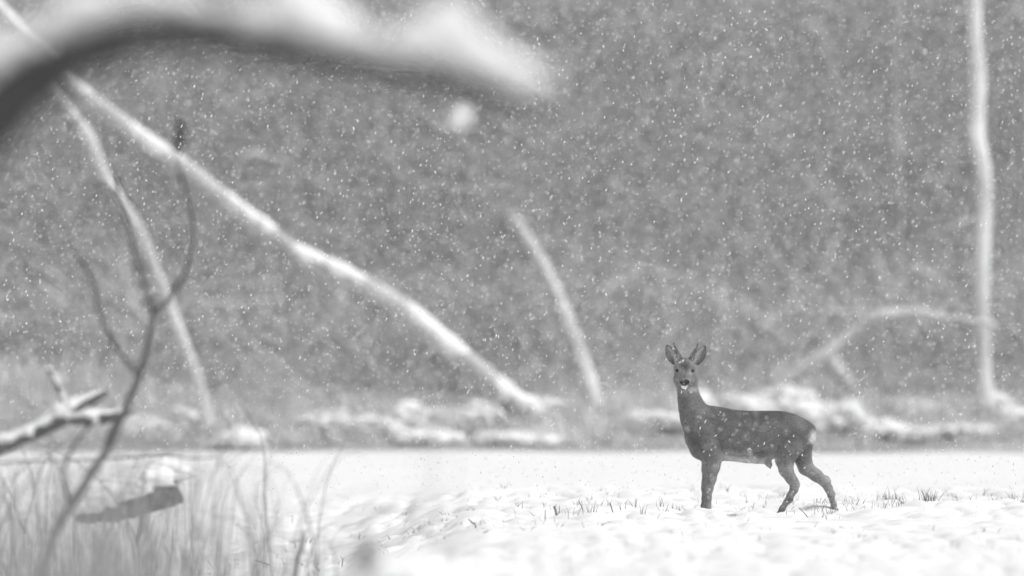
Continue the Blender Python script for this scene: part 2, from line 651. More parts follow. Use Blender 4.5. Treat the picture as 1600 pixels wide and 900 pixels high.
# ------------------------------------------------------------------ the roe buck
def deer():
    DX, DY = FOCUS, 0
    # outline measured on an enlargement of the photograph, turned into metres at the deer's distance
    X = lambda zx: (200 + zx / 2.903) / 227.92
    Z = lambda zy: (811.8 - zy) / 661.7
    h = 0.0055
    x0, x1, y0, y1, z0, z1 = X(140), X(930), -0.24, 0.17, -0.12, Z(100)
    gx = np.arange(x0, x1, h)
    gy = np.arange(y0, y1, h)
    gz = np.arange(z0, z1, h)
    F = np.full((len(gx), len(gy), len(gz)), 1.0, dtype=np.float32)

    def put(fun, lo, hi, k):
        i0, i1 = np.searchsorted(gx, lo[0]), np.searchsorted(gx, hi[0])
        j0, j1 = np.searchsorted(gy, lo[1]), np.searchsorted(gy, hi[1])
        k0, k1 = np.searchsorted(gz, lo[2]), np.searchsorted(gz, hi[2])
        A, B, C = np.meshgrid(gx[i0:i1], gy[j0:j1], gz[k0:k1], indexing='ij')
        d = fun(A, B, C).astype(np.float32)
        s = F[i0:i1, j0:j1, k0:k1]
        e = np.clip(0.5 + 0.5 * (s - d) / k, 0, 1)
        F[i0:i1, j0:j1, k0:k1] = s * (1 - e) + d * e - k * e * (1 - e)

    def chain(pts, ys=1.0, k=0.02, pad=0.07):
        """pts: (zx, zy, y, r)"""
        q = [(X(a), c, Z(b), r) for a, b, c, r in pts]
        for (ax, ay, az, ra), (bx, by, bz, rb) in zip(q[:-1], q[1:]):
            R = max(ra, rb) + pad
            lo = (min(ax, bx) - R, min(ay, by) - R, min(az, bz) - R)
            hi = (max(ax, bx) + R, max(ay, by) + R, max(az, bz) + R)

            def fun(A, B, C):
                d = np.array([bx - ax, (by - ay) / ys, bz - az])
                L = (d ** 2).sum()
                t = np.clip(((A - ax) * d[0] + (B - ay) / ys * d[1] + (C - az) * d[2]) / L, 0, 1)
                return np.sqrt((A - ax - t * d[0]) ** 2 + ((B - ay) / ys - t * d[1]) ** 2 + (C - az - t * d[2]) ** 2) - (ra + (rb - ra) * t)
            put(fun, lo, hi, k)

    def ell(zx, zy, y, r, k=0.02, pad=0.06):
        c = (X(zx), y, Z(zy))
        m = min(r)

        def fun(A, B, C):
            q = np.sqrt(((A - c[0]) / r[0]) ** 2 + ((B - c[1]) / r[1]) ** 2 + ((C - c[2]) / r[2]) ** 2)
            return (q - 1) * m
        put(fun, [c[i] - r[i] - pad for i in range(3)], [c[i] + r[i] + pad for i in range(3)], k)

    # torso: top line, belly line and half-width along the body
    st = np.array([(212, 420, 500, .045), (225, 385, 525, .062), (245, 350, 548, .078), (280, 326, 568, .095), (330, 331, 578, .106), (380, 339, 580, .116),
                   (430, 350, 583, .126), (490, 354, 592, .131), (550, 354, 584, .130), (600, 354, 572, .122), (650, 356, 560, .116),
                   (700, 368, 550, .110), (740, 388, 535, .098), (770, 405, 520, .080), (788, 418, 500, .055), (794, 432, 480, .035)], float)
    sx = X(st[:, 0])

    def torso(A, B, C):
        top, bot, w = (np.interp(A, sx, q) for q in (Z(st[:, 1]), Z(st[:, 2]), st[:, 3]))
        zc, a = (top + bot) / 2, (top - bot) / 2
        # wider in the lower half of the ribs, ridge-like along the spine
        u = (C - zc) / a
        wv = w * (1 - 0.10 * np.clip(u, 0, 1.2) ** 2)
        r = np.sqrt(u ** 2 + (B / wv) ** 2)
        d = (r - 1) * np.minimum(a, w)
        ex = np.clip(sx[0] - A, 0, None) + np.clip(A - sx[-1], 0, None)
        return np.where(ex > 0, np.sqrt(np.clip(d, 0, None) ** 2 + ex ** 2), d)
    put(torso, (X(150), -.24, Z(640)), (X(840), .17, Z(290)), 0.02)
    # neck, upright, bending towards the camera at the top
    chain([(268, 440, 0, .100), (248, 385, 0, .092), (232, 335, -.002, .080), (221, 290, -.006, .068), (214, 250, -.012, .062), (207, 190, -.012, .056)], ys=0.86, k=0.035)
    # brisket
    chain([(232, 480, 0, .036), (262, 535, 0, .04), (300, 560, 0, .04)], k=0.03)
    # head, looking straight at the camera
    ell(203, 160, -.022, (.077, .075, .058), 0.02)
    ell(207, 210, -.008, (.085, .066, .062), 0.03)
    chain([(203, 182, -.060, .052), (202, 207, -.110, .043), (202, 225, -.165, .034)], k=0.022)
    chain([(201, 238, -.110, .026), (201, 241, -.152, .021)], k=0.014)
    for q in (170, 235):
        ell(q, 161, -.064, (.022, .020, .015), 0.014)
    ell(203, 128, -.02, (.036, .04, .022), 0.02)
    for q in (176, 229):
        ell(q, 135, -.005, (.022, .022, .022), 0.015)
    # shoulder and front legs (near one towards the camera)
    chain([(300, 440, -.052, .062), (315, 500, -.066, .062), (342, 555, -.070, .050), (336, 610, -.070, .038), (325, 665, -.070, .029), (315, 705, -.070, .0245),
           (311, 750, -.070, .0185), (309, 785, -.070, .0205), (306, 822, -.072, .0185), (301, 870, -.074, .02)], k=0.018)
    chain([(300, 470, .05, .06), (308, 560, .06, .045), (302, 620, .06, .032), (297, 680, .06, .024), (294, 705, .06, .0225),
           (292, 750, .06, .0165), (290, 785, .06, .019), (288, 822, .06, .0175), (284, 870, .06, .02)], k=0.018)
    # haunches and hind legs
    chain([(715, 450, -.048, .080), (680, 520, -.058, .078), (655, 575, -.066, .062), (662, 622, -.07, .048), (685, 662, -.072, .036), (702, 690, -.072, .0295),
           (697, 712, -.072, .0265), (680, 740, -.072, .0225), (663, 768, -.072, .019), (645, 797, -.072, .0195), (630, 824, -.072, .0175), (606, 866, -.072, .018)], k=0.018)
    chain([(706, 668, -.072, .018), (714, 688, -.072, .016)], k=0.012)
    chain([(690, 757, -.072, .010), (684, 766, -.072, .011)], k=0.008)
    chain([(725, 450, .045, .08), (728, 530, .055, .075), (752, 612, .06, .050), (800, 647, .06, .042), (838, 676, .06, .034), (856, 706, .06, .0275),
           (868, 742, .06, .0215), (880, 782, .06, .0185), (890, 812, .06, .0185), (898, 836, .06, .0175), (910, 872, .06, .018)], k=0.018)
    chain([(848, 660, .06, .018), (858, 672, .06, .015)], k=0.012)
    chain([(878, 722, .06, .010), (882, 734, .06, .010)], k=0.008)
    # sheath and tuft
    chain([(520, 572, 0, .03), (572, 574, -.005, .030), (585, 596, -.01, .018), (592, 618, -.012, .004)], k=0.015)

    # surface nets
    S = F < 0
    nx, ny, nz = F.shape
    cnt = np.zeros((nx - 1, ny - 1, nz - 1), np.int8)
    for a in (0, 1):
        for b in (0, 1):
            for c in (0, 1):
                cnt += S[a:nx - 1 + a, b:ny - 1 + b, c:nz - 1 + c]
    act = (cnt > 0) & (cnt < 8)
    I = np.argwhere(act)
    idx = -np.ones(act.shape, np.int64)
    idx[act] = np.arange(len(I))
    acc = np.zeros((len(I), 3))
    num = np.zeros(len(I))
    corners = [(a, b, c) for a in (0, 1) for b in (0, 1) for c in (0, 1)]
    for p in corners:
        for ax in range(3):
            if p[ax]:
                continue
            q = list(p)
            q[ax] = 1
            fa = F[I[:, 0] + p[0], I[:, 1] + p[1], I[:, 2] + p[2]]
            fb = F[I[:, 0] + q[0], I[:, 1] + q[1], I[:, 2] + q[2]]
            m = (fa < 0) != (fb < 0)
            t = np.where(m, fa / np.where(m, fa - fb, 1), 0)
            pos = np.tile(np.array(p, float), (len(I), 1))
            pos[:, ax] += t
            acc += pos * m[:, None]
            num += m
    V = (I + acc / num[:, None]) * h + np.array([gx[0], gy[0], gz[0]])
    quads = []
    for ax in range(3):
        o = [0, 1, 2]
        o.remove(ax)
        sl0 = [slice(None)] * 3
        sl1 = [slice(None)] * 3
        sl0[ax] = slice(0, -1)
        sl1[ax] = slice(1, None)
        a, b = S[tuple(sl0)], S[tuple(sl1)]
        E = np.argwhere(a != b)
        keep = (E[:, o[0]] > 0) & (E[:, o[1]] > 0) & (E[:, o[0]] < F.shape[o[0]] - 1) & (E[:, o[1]] < F.shape[o[1]] - 1)
        E = E[keep]
        inside = a[E[:, 0], E[:, 1], E[:, 2]]
        q = []
        for d0, d1 in ((-1, -1), (0, -1), (0, 0), (-1, 0)):
            e = E.copy()
            e[:, o[0]] += d0
            e[:, o[1]] += d1
            q.append(idx[e[:, 0], e[:, 1], e[:, 2]])
        q = np.stack(q, 1)
        flip = inside if ax != 1 else ~inside
        q[~flip] = q[~flip][:, ::-1]
        quads.append(q)
    Q = np.concatenate(quads)
    # relax a little
    for _ in range(3):
        accv = np.zeros_like(V)
        n = np.zeros(len(V))
        for a, b in ((0, 1), (1, 2), (2, 3), (3, 0)):
            np.add.at(accv, Q[:, a], V[Q[:, b]])
            np.add.at(n, Q[:, a], 1)
        V = V * 0.5 + 0.5 * accv / np.maximum(n, 1)[:, None]

    # coat colour: patches of the animal itself, plus a painted fold shadow
    zx = (V[:, 0] * 227.92 - 200) * 2.903
    zy = 811.8 - V[:, 2] * 661.7
    yy = V[:, 1]
    col = np.full(len(V), 0.135)

    def patch(cx, cy, rx, ry, val, soft=0.5, ymax=None, ymin=None, amt=1.0):
        nonlocal col
        d = np.sqrt(((zx - cx) / rx) ** 2 + ((zy - cy) / ry) ** 2)
        m = sstep(1, 1 - soft, d) * amt
        if ymax is not None:
            m = m * (yy < ymax)
        if ymin is not None:
            m = m * (yy > ymin)
        col = col * (1 - m) + val * m
    wob = 18 * (vnoise(zx * 0.03, zy * 0.03, 9) - 0.5)
    col = col + 0.12 * sstep(480, 620, zy + wob)                       # paler legs
    col = col + 0.07 * sstep(340, 250, zx) * sstep(520, 400, zy)                 # greyer neck
    torso_m = (zx > 350) & (zx < 640)
    bel = sstep(538, 580, zy + wob + 12 * np.sin(zx * 0.02)) * sstep(360, 385, zx) * sstep(625, 600, zx)
    col = col * (1 - bel) + 0.60 * bel                                  # pale belly
    patch(585, 590, 32, 34, 0.24, 0.5)
    patch(255, 560, 40, 60, 0.18, 0.8)                                  # chest front
    patch(310, 500, 60, 90, 0.165, 0.9)
    patch(690, 540, 90, 70, 0.17, 0.9)
    patch(470, 500, 120, 60, 0.155, 0.9)
    patch(540, 372, 280, 50, 0.085, 0.9)                                # dark line of the back
    inner = (yy > 0.02) & (zy > 560)
    col = np.where(inner, col + 0.03, col)                              # paler far legs
    rump = sstep(0.0, 1.0, (zx - 754 + 0.25 * (zy - 470) + wob * 0.6) / 26) * sstep(428, 462, zy + wob * 0.5) * sstep(512, 480, zy)
    col = col * (1 - rump) + 0.85 * rump                                # white rump patch
    patch(685, 755, 22, 14, 0.075, 0.6, ymax=0)
    patch(640, 815, 40, 30, 0.10, 0.8)
    # face
    head = (zy < 275) & (yy < 0.03)
    hm = lambda v: np.where(head, v, 0)
    patch(203, 190, 60, 60, 0.19, 0.6, ymax=-0.02)
    patch(203, 150, 32, 45, 0.070, 0.7, ymax=-0.02)                     # dark forehead
    patch(203, 195, 15, 28, 0.085, 0.8, ymax=-0.05)
    patch(168, 170, 19, 15, 0.30, 0.8, ymax=-0.02)                      # rings round the eyes
    patch(237, 172, 19, 15, 0.30, 0.8, ymax=-0.02)
    patch(178, 214, 22, 20, 0.26, 0.8, ymax=-0.06)
    patch(228, 214, 22, 20, 0.26, 0.8, ymax=-0.06)
    patch(201, 246, 25, 12, 0.75, 0.4, ymax=-0.10)                      # white chin
    patch(235, 258, 34, 15, 0.45, 0.9, ymax=0.0)                        # throat
    patch(201, 213, 24, 10, 0.26, 0.8, ymax=-0.12)

    fold_shade = np.exp(-((zy - (548 + 10 * np.sin((zx - 395) * 0.026))) / 6) ** 2) * sstep(372, 400, zx) * sstep(580, 540, zx) * (yy < 0)
    col = col * (1 - 0.45 * fold_shade)  # shadow of the belly fold darkened into the coat colour
    col = col * 0.84
    V[:, 1] += FOCUS
    root = empty('roe_deer', (X(500), FOCUS, 0))
    tag(root, 'roe buck with short antlers standing side on in the snow, looking at the camera', 'deer')
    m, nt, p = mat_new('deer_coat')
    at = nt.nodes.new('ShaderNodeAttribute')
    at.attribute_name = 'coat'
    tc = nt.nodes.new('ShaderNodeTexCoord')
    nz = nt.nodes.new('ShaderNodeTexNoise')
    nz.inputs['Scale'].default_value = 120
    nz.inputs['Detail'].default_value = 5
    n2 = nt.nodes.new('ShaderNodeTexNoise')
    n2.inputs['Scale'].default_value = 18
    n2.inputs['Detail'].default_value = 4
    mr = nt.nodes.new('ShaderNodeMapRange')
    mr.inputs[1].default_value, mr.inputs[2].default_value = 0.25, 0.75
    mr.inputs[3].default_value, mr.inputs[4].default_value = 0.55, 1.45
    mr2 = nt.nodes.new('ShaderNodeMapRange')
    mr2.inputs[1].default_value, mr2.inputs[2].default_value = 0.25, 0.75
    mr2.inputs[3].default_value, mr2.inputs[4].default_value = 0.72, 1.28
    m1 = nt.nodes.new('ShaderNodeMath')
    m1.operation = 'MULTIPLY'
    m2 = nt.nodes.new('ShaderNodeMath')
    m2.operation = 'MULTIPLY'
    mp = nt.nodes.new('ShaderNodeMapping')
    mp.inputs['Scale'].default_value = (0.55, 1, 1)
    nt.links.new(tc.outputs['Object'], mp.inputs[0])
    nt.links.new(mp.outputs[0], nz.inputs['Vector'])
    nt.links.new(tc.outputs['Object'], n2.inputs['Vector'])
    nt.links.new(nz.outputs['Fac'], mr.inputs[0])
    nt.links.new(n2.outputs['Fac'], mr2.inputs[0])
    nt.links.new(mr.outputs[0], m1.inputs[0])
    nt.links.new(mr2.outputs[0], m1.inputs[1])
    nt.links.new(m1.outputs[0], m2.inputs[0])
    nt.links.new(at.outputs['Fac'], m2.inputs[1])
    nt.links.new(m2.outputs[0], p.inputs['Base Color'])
    b = nt.nodes.new('ShaderNodeBump')
    b.inputs['Strength'].default_value = 0.5
    b.inputs['Distance'].default_value = 0.006
    nt.links.new(nz.outputs['Fac'], b.inputs['Height'])
    nt.links.new(b.outputs[0], p.inputs['Normal'])
    p.inputs['Roughness'].default_value = 0.8
    p.inputs['Specular IOR Level'].default_value = 0.15
    p.inputs['Sheen Weight'].default_value = 0.15
    p.inputs['Sheen Roughness'].default_value = 0.5
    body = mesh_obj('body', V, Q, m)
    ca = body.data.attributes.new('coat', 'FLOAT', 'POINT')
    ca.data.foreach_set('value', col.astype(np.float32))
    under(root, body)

    # short winter coat lying back and down, one thin blade per tuft
    tri = np.concatenate([Q[:, [0, 1, 2]], Q[:, [0, 2, 3]]])
    e1, e2 = V[tri[:, 1]] - V[tri[:, 0]], V[tri[:, 2]] - V[tri[:, 0]]
    nn = np.cross(e1, e2)
    ar = np.linalg.norm(nn, axis=1)
    nh = 80000
    pick = rng.choice(len(tri), nh, p=ar / ar.sum())
    u1, u2 = rng.random(nh), rng.random(nh)
    sw = u1 + u2 > 1
    u1, u2 = np.where(sw, 1 - u1, u1), np.where(sw, 1 - u2, u2)
    p0 = V[tri[pick, 0]] + e1[pick] * u1[:, None] + e2[pick] * u2[:, None]
    nrm = nn[pick] / (ar[pick][:, None] + 1e-12)
    hzx = (p0[:, 0] * 227.92 - 200) * 2.903
    hzy = 811.8 - p0[:, 2] * 661.7
    flow = np.tile(np.array([0.75, 0, -0.65]), (nh, 1))
    vert = sstep(330, 280, hzx) + sstep(590, 640, hzy)
    flow[:, 0] *= 1 - 0.8 * np.clip(vert, 0, 1)
    hd = (hzy < 270) & (hzx < 275)
    flow[hd] = np.array([0, 0.75, 0.45])
    flow = flow + rng.normal(0, 0.22, (nh, 3))
    flow -= nrm * (flow * nrm).sum(1)[:, None]
    flow /= np.linalg.norm(flow, axis=1)[:, None] + 1e-9
    ln = rng.uniform(0.010, 0.019, nh)
    ln = np.where(hzy > 600, ln * 0.3, ln)
    ln = np.where(hd, ln * 0.4, ln)
    ln = np.where(p0[:, 1] < FOCUS - 0.1, ln * 0.4, ln)
    ln = np.where((hzx > 740) & (hzy > 420) & (hzy < 520), ln * 1.7, ln)
    tipv = p0 + flow * ln[:, None] * 0.93 + nrm * ln[:, None] * rng.uniform(0.12, 0.4, nh)[:, None]
    sd_ = np.cross(flow, nrm) * 0.0011 * rng.uniform(0.7, 1.5, nh)[:, None]
    hv_ = np.stack([p0 - sd_ - nrm * .001, p0 + sd_ - nrm * .001, tipv], 1).reshape(-1, 3)
    hf_ = np.arange(nh * 3).reshape(-1, 3)
    hair = mesh_obj('coat_hair', hv_, hf_, m, smooth=False)
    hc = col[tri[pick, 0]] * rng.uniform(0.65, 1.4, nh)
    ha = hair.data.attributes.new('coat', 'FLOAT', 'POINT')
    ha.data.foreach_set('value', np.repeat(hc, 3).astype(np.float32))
    hair['kind'] = 'stuff'
    under(root, hair)

    def W(a, b, y):
        return np.array([X(a), FOCUS + y, Z(b)])
    dark, nt, p = mat_new('eye_gloss')
    p.inputs['Base Color'].default_value = (0.006, 0.006, 0.006, 1)
    p.inputs['Roughness'].default_value = 0.2
    p.inputs['Specular IOR Level'].default_value = 0.25
    nosem, nt, p = mat_new('nose_skin')
    p.inputs['Base Color'].default_value = (0.012, 0.012, 0.012, 1)
    p.inputs['Roughness'].default_value = 0.45
    p.inputs['Specular IOR Level'].default_value = 0.2
    for a, b in ((168, 171), (237, 172)):
        mb = MB()
        vv, ff = ico()
        mb.add(W(a, b, -.086) + vv * np.array([.0145, .010, .0120]), ff)
        mb.obj('eye', dark, root)
    mb = MB()
    vv, ff = ico()
    u = vv.copy()
    k = u[:, 2]
    u[:, 0] *= 1 + 0.18 * np.clip(k, -1, 0.5)
    pinch = np.exp(-((np.abs(u[:, 0]) - 0.62) / 0.16) ** 2 - ((u[:, 2] + 0.1) / 0.25) ** 2) * (u[:, 1] < 0)
    u[:, 1] += pinch * 0.5
    mb.add(W(201, 224, -.188) + u * np.array([.0345, .018, .0245]), ff)
    mb.obj('nose', nosem, root)

    # ears: cupped, dark-rimmed leaves with pale hair inside
    em, nt, p = mat_new('ear_coat')
    at = nt.nodes.new('ShaderNodeAttribute')
    at.attribute_name = 'coat'
    nz = nt.nodes.new('ShaderNodeTexNoise')
    nz.inputs['Scale'].default_value = 90
    tc = nt.nodes.new('ShaderNodeTexCoord')
    mr = nt.nodes.new('ShaderNodeMapRange')
    mr.inputs[1].default_value, mr.inputs[2].default_value = 0.3, 0.7
    mr.inputs[3].default_value, mr.inputs[4].default_value = 0.5, 1.5
    m1 = nt.nodes.new('ShaderNodeMath')
    m1.operation = 'MULTIPLY'
    nt.links.new(tc.outputs['Object'], nz.inputs['Vector'])
    nt.links.new(nz.outputs['Fac'], mr.inputs[0])
    nt.links.new(mr.outputs[0], m1.inputs[0])
    nt.links.new(at.outputs['Fac'], m1.inputs[1])
    nt.links.new(m1.outputs[0], p.inputs['Base Color'])
    p.inputs['Roughness'].default_value = 0.85

    def ear(base, tip, wid, side):
        nu, nv = 22, 15
        A, B = W(*base), W(*tip)
        ax = B - A
        L = np.linalg.norm(ax)
        ax /= L
        out = np.cross(ax, np.array([0, 1.0, 0]))
        out /= np.linalg.norm(out)
        fwd = np.array([0, -1.0, 0])
        vs, cs = [], []
        for layer in (0, 1):
            for i in range(nu):
                t = i / (nu - 1)
                w = wid * (math.sin(math.pi * min(1, t * 0.86 + 0.115)) ** 0.75)
                for j in range(nv):
                    q = j / (nv - 1) * 2 - 1
                    off = (0.55 * wid * (q * q) - 0.3 * wid) * (1 - 0.45 * t) * math.sin(math.pi * min(1, .15 + .85 * t)) ** 0.5
                    pt = A + ax * L * t + out * w * q + fwd * (off + 0.012 * math.sin(math.pi * t)) - fwd * layer * 0.005 * (1 - abs(q) ** 4)
                    vs.append(pt)
                    edge = max(abs(q) ** 3, sstep(0.8, 1.0, t))
                    inner = 0.12 + 0.30 * (math.exp(-((q * side + 0.35) / 0.42) ** 2)) * (1 - 0.5 * t)
                    c = 0.11 if layer else inner * (1 - sstep(0.62, 0.95, edge)) + 0.035 * sstep(0.62, 0.95, edge)
                    cs.append(float(c))
        fs = []
        n0 = nu * nv
        for i in range(nu - 1):
            for j in range(nv - 1):
                a = i * nv + j
                fs.append((a, a + 1, a + nv + 1, a + nv))
                fs.append((n0 + a + nv, n0 + a + nv + 1, n0 + a + 1, n0 + a))
        o = mesh_obj('ear', vs, fs, em)
        c_ = o.data.attributes.new('coat', 'FLOAT', 'POINT')
        c_.data.foreach_set('value', np.array(cs, np.float32))
        under(root, o)
    ear((163, 140, -.012), (120, 56, -.02), 0.0385, 1)
    ear((250, 143, -.012), (294, 58, -.02), 0.0385, -1)

    for pts in ([(190, 124, -.03, .0125), (184, 110, -.034, .0115), (172, 88, -.036, .0095), (160, 66, -.034, .0075), (153, 45, -.03, .0045)],
                [(223, 124, -.03, .0125), (230, 110, -.034, .0115), (243, 88, -.036, .0095), (255, 68, -.034, .0075), (264, 47, -.03, .0045)]):
        rs = resample([(X(a), FOCUS + c, Z(b), r) for a, b, c, r in pts], 14)
        mb = MB()
        mb.tube([q[:3] for q in rs], [q[3] for q in rs], 10, lump=0.1)
        lumpv, lumpf = ico()
        mb.add(np.array(rs[0][:3]) + lumpv * (1 + 0.15 * rng.random((len(lumpv), 1))) * np.array([.0165, .0165, .010]), lumpf)
        mb.obj('antler', M_ANTLER, root)


deer()


# ------------------------------------------------------------------ bare bush of dark twigs at the left
def limb(mb, path, y, n=18, seg=7, lump_=0.08, dy=0.0):
    rs = resample(path, n)
    s = scale_at(y)
    mb.tube([P(a, b, y + dy * i / n) for i, (a, b, c) in enumerate(rs)], [c / s for a, b, c in rs], seg, lump=lump_)


def bare_bush():
    y = 93.0
    g = float(ground(P(40, 0, y)[0], y))
    root = empty('bare_bush', (P(45, 0, y)[0], y, g))
    tag(root, 'bare dark bush with thin forked twigs standing at the left', 'bush')
    gp = HORIZON + (CAM_H - g) * scale_at(y)
    for path in ([(45, gp + 10, 8.5), (75, 860, 8), (120, 775, 7.5), (165, 705, 7), (195, 640, 6.5), (218, 585, 5.5), (232, 535, 5), (240, 488, 4.5)],
                 [(240, 490, 4.2), (265, 465, 4.2), (288, 432, 4), (298, 395, 3.6), (302, 355, 3.4), (295, 310, 3), (280, 268, 2.5), (272, 245, 1.5)],
                 [(240, 490, 3.8), (228, 450, 3.4), (212, 400, 3.2), (200, 355, 3.5), (186, 318, 4), (172, 300, 3.5), (152, 288, 2.5)],
                 [(182, 305, 3), (186, 285, 3.5), (180, 270, 2)],
                 [(217, 585, 4), (190, 555, 3.8), (166, 515, 3.8), (154, 475, 3.6), (145, 440, 3.6), (130, 412, 3.4), (112, 392, 2.4)],
                 [(110, 795, 5), (100, 740, 3.5), (112, 700, 3), (150, 655, 2.2)],
                 [(165, 705, 4), (172, 675, 3.2), (190, 648, 3), (215, 640, 2)]):
        mb = MB()
        limb(mb, path, y)
        mb.obj('twig' if path[0][2] < 6 else 'stem', M_TWIG, root)


bare_bush()


# fallen branches and the sawn log at lower left
def fallen_branch(name, label, paths, y, cat, mat=M_LOG, snow=(), extra=None, lift=0.6, wide=0.8):
    p0 = P(paths[0][0][0], paths[0][0][1], y)
    root = empty(name, p0)
    tag(root, label, cat)
    for k, path in enumerate(paths):
        mb = MB()
        limb(mb, path, y, n=22, seg=10, lump_=0.10)
        mb.obj('branch' if k else 'limb', mat, root)
        if k in snow:
            s = scale_at(y)
            rs = resample(path, 22)
            ms = MB()
            snow_strip(ms, [P(a, b, y) for a, b, c in rs], [c / s for a, b, c in rs], lift * 0.8, wide, rough=0.16)
            for a, b, c in random.sample(list(rs[2:-2]), 6):
                c_ = c / s
                lump(ms, P(a, b, y) + np.array([0, 0, c_ * lift * random.uniform(0.4, 0.9)]),
                     (c_ * random.uniform(1.2, 2.4), c_, c_ * random.uniform(0.7, 1.3)), 0.35)
            ms.obj('snow', M_SNOW, root)
    return root


fallen_branch('fallen_branch', 'snow topped forked branch slanting up above the broken log at far left',
              [[(-60, 712, 12), (0, 698, 12), (50, 678, 11), (95, 655, 13), (130, 632, 10), (168, 612, 5)],
               [(98, 652, 7), (94, 620, 5), (84, 590, 4), (72, 572, 2)],
               [(110, 655, 10), (150, 655, 11), (190, 648, 6), (210, 640, 3)],
               [(-60, 720, 9), (-90, 900, 12), (-95, 1010, 13)]], 97, 'branch', snow=(0, 1, 2), lift=0.8, wide=0.85)
fallen_branch('fallen_branch', 'thin dark branch lying level across the field edge at left',
              [[(-80, 735, 3), (20, 722, 1.6), (120, 719, 1.4), (200, 714, 2), (262, 709, 2), (300, 716, 1.4), (345, 712, 0.8)], [(-80, 728, 4), (-110, 850, 6), (-120, 1000, 7)]], 98, 'branch', mat=M_TWIG, snow=(), lift=0.9)


def broken_log():
    y = 105.0
    s = scale_at(y)
    a, b = P(122, 815, y), P(272, 762, y + 0.25)
    root = empty('broken_log', a)
    tag(root, 'short broken log under a snow cap, propped up among the grass at left', 'log')
    mb = MB()
    pts = [a + (b - a) * t + np.array([0, 0, 0.012 * math.sin(6 * t)]) for t in np.linspace(0, 1, 14)]
    rad = [(8 + 11 * min(1, t * 3) + 7 * t) / s for t in np.linspace(0, 1, 14)]
    mb.tube(pts, rad, 12, lump=0.14)
    mb.obj('wood', M_LOG, root)
    mb = MB()
    mb.tube([b + np.array([-.03, 0, -.01]), b + np.array([0.012, -.01, .05]), b + np.array([-.004, -.01, .16])], [.03, .03, .006], 7, lump=0.2)
    mb.obj('splinter', M_LOG, root)
    ms = MB()
    for t in np.linspace(0.06, 0.93, 12):
        c = a + (b - a) * t
        r = (14 + 14 * min(1, t * 2.5)) / s
        lump(ms, c + np.array([random.uniform(-.02, .02), 0, r * 0.95]), (r * 1.5, r * 0.8, r * random.uniform(0.4, 0.75)), 0.35)
    ms.obj('snow', M_SNOW, root)
    for t in (0.15, 0.7):
        mb = MB()
        c = a + (b - a) * t
        gz = float(ground(c[0], c[1])) - 0.05
        mb.tube([c, (c[0] - 0.03, c[1] + 0.05, (c[2] + gz) / 2), (c[0] - 0.08, c[1] + 0.08, gz)], [.02, .015, .012], 7, lump=0.1)
        mb.obj('stub', M_LOG, root)


broken_log()


# ------------------------------------------------------------------ big overhanging branch, close to the camera
def overhang():
    y = 53.0
    s = scale_at(y)
    path = [(-520, 1420, 90), (-500, 1050, 80), (-420, 720, 72), (-290, 480, 62), (-150, 330, 60), (-40, 215, 54), (40, 138, 48), (120, 89, 38), (200, 63, 31), (280, 53, 29),
            (350, 55, 29), (420, 75, 24), (500, 88, 21), (600, 106, 18), (700, 128, 16), (770, 148, 13), (820, 160, 5)]
    rs = resample(path, 70)
    pts = [P(a, b, y) for a, b, c in rs]
    rad = [c / s for a, b, c in rs]
    root = empty('overhanging_branch', pts[0])
    tag(root, 'thick dark branch laden with snow arching across the top left, blurred and near', 'branch')
    mb = MB()
    mb.tube(pts, rad, 14, lump=0.06)
    mb.obj('limb', M_BARK, root)
    ms = MB()
    for px, py, rx, ry in ((-140, 215, 60, 30), (-75, 138, 55, 28), (-15, 84, 50, 26), (40, 60, 46, 18), (95, 28, 46, 22), (150, 6, 52, 26), (215, -10, 55, 22), (270, -4, 40, 14),
                           (320, 14, 40, 10), (395, 26, 44, 22), (460, 8, 50, 46), (505, 30, 42, 34), (555, 58, 42, 18), (608, 68, 42, 18), (655, 58, 38, 34), (705, 48, 46, 48),
                           (752, 84, 42, 28), (795, 108, 40, 22), (835, 122, 28, 16)):
        lump(ms, P(px, py, y), (rx / s, 0.06, ry / s), 0.22, 1.8)
    ms.obj('snow', M_SNOW, root)


overhang()

mb = MB()
lump(mb, P(720, 182, 80), (0.046, 0.04, 0.054), 0.5, 2.2)
o = mb.obj('snow_clump', M_FLAKE)
tag(o, 'bright blurred clump of snow dropping just below the overhanging branch', 'snow clump')


# ------------------------------------------------------------------ near grasses, blurred
def blade(mb, base, h, lean, w):
    """one stem of dry grass: narrow three-sided tapered strip"""
    x, y, z = base
    ly = random.uniform(-.5, .5) * lean
    pts = [(x + lean * q ** 2, y + ly * q ** 2, z + h * q) for q in (0, .4, .75, 1)]
    mb.tube(pts, [w, w * .9, w * .6, w * .15], 3, cap=False)


def grass_mass(name, label, spec, mat=M_GRASS):
    mb = MB()
    for px0, px1, top0, top1, y0, y1, n, w in spec:
        for i in range(n):
            y = random.uniform(y0, y1)
            s = scale_at(y)
            px = random.uniform(px0, px1) + random.gauss(0, 0.16 * (px1 - px0))
            x = (px - 800) / s
            g = float(ground(x, y))
            ztop = CAM_H + (HORIZON - random.uniform(top0, top1)) / s
            blade(mb, (x, y, g - 0.02), ztop - g, random.gauss(0, 0.07), w * random.uniform(.6, 1.4))
    o = mb.obj(name, mat)
    tag(o, label, 'grass', kind='stuff')


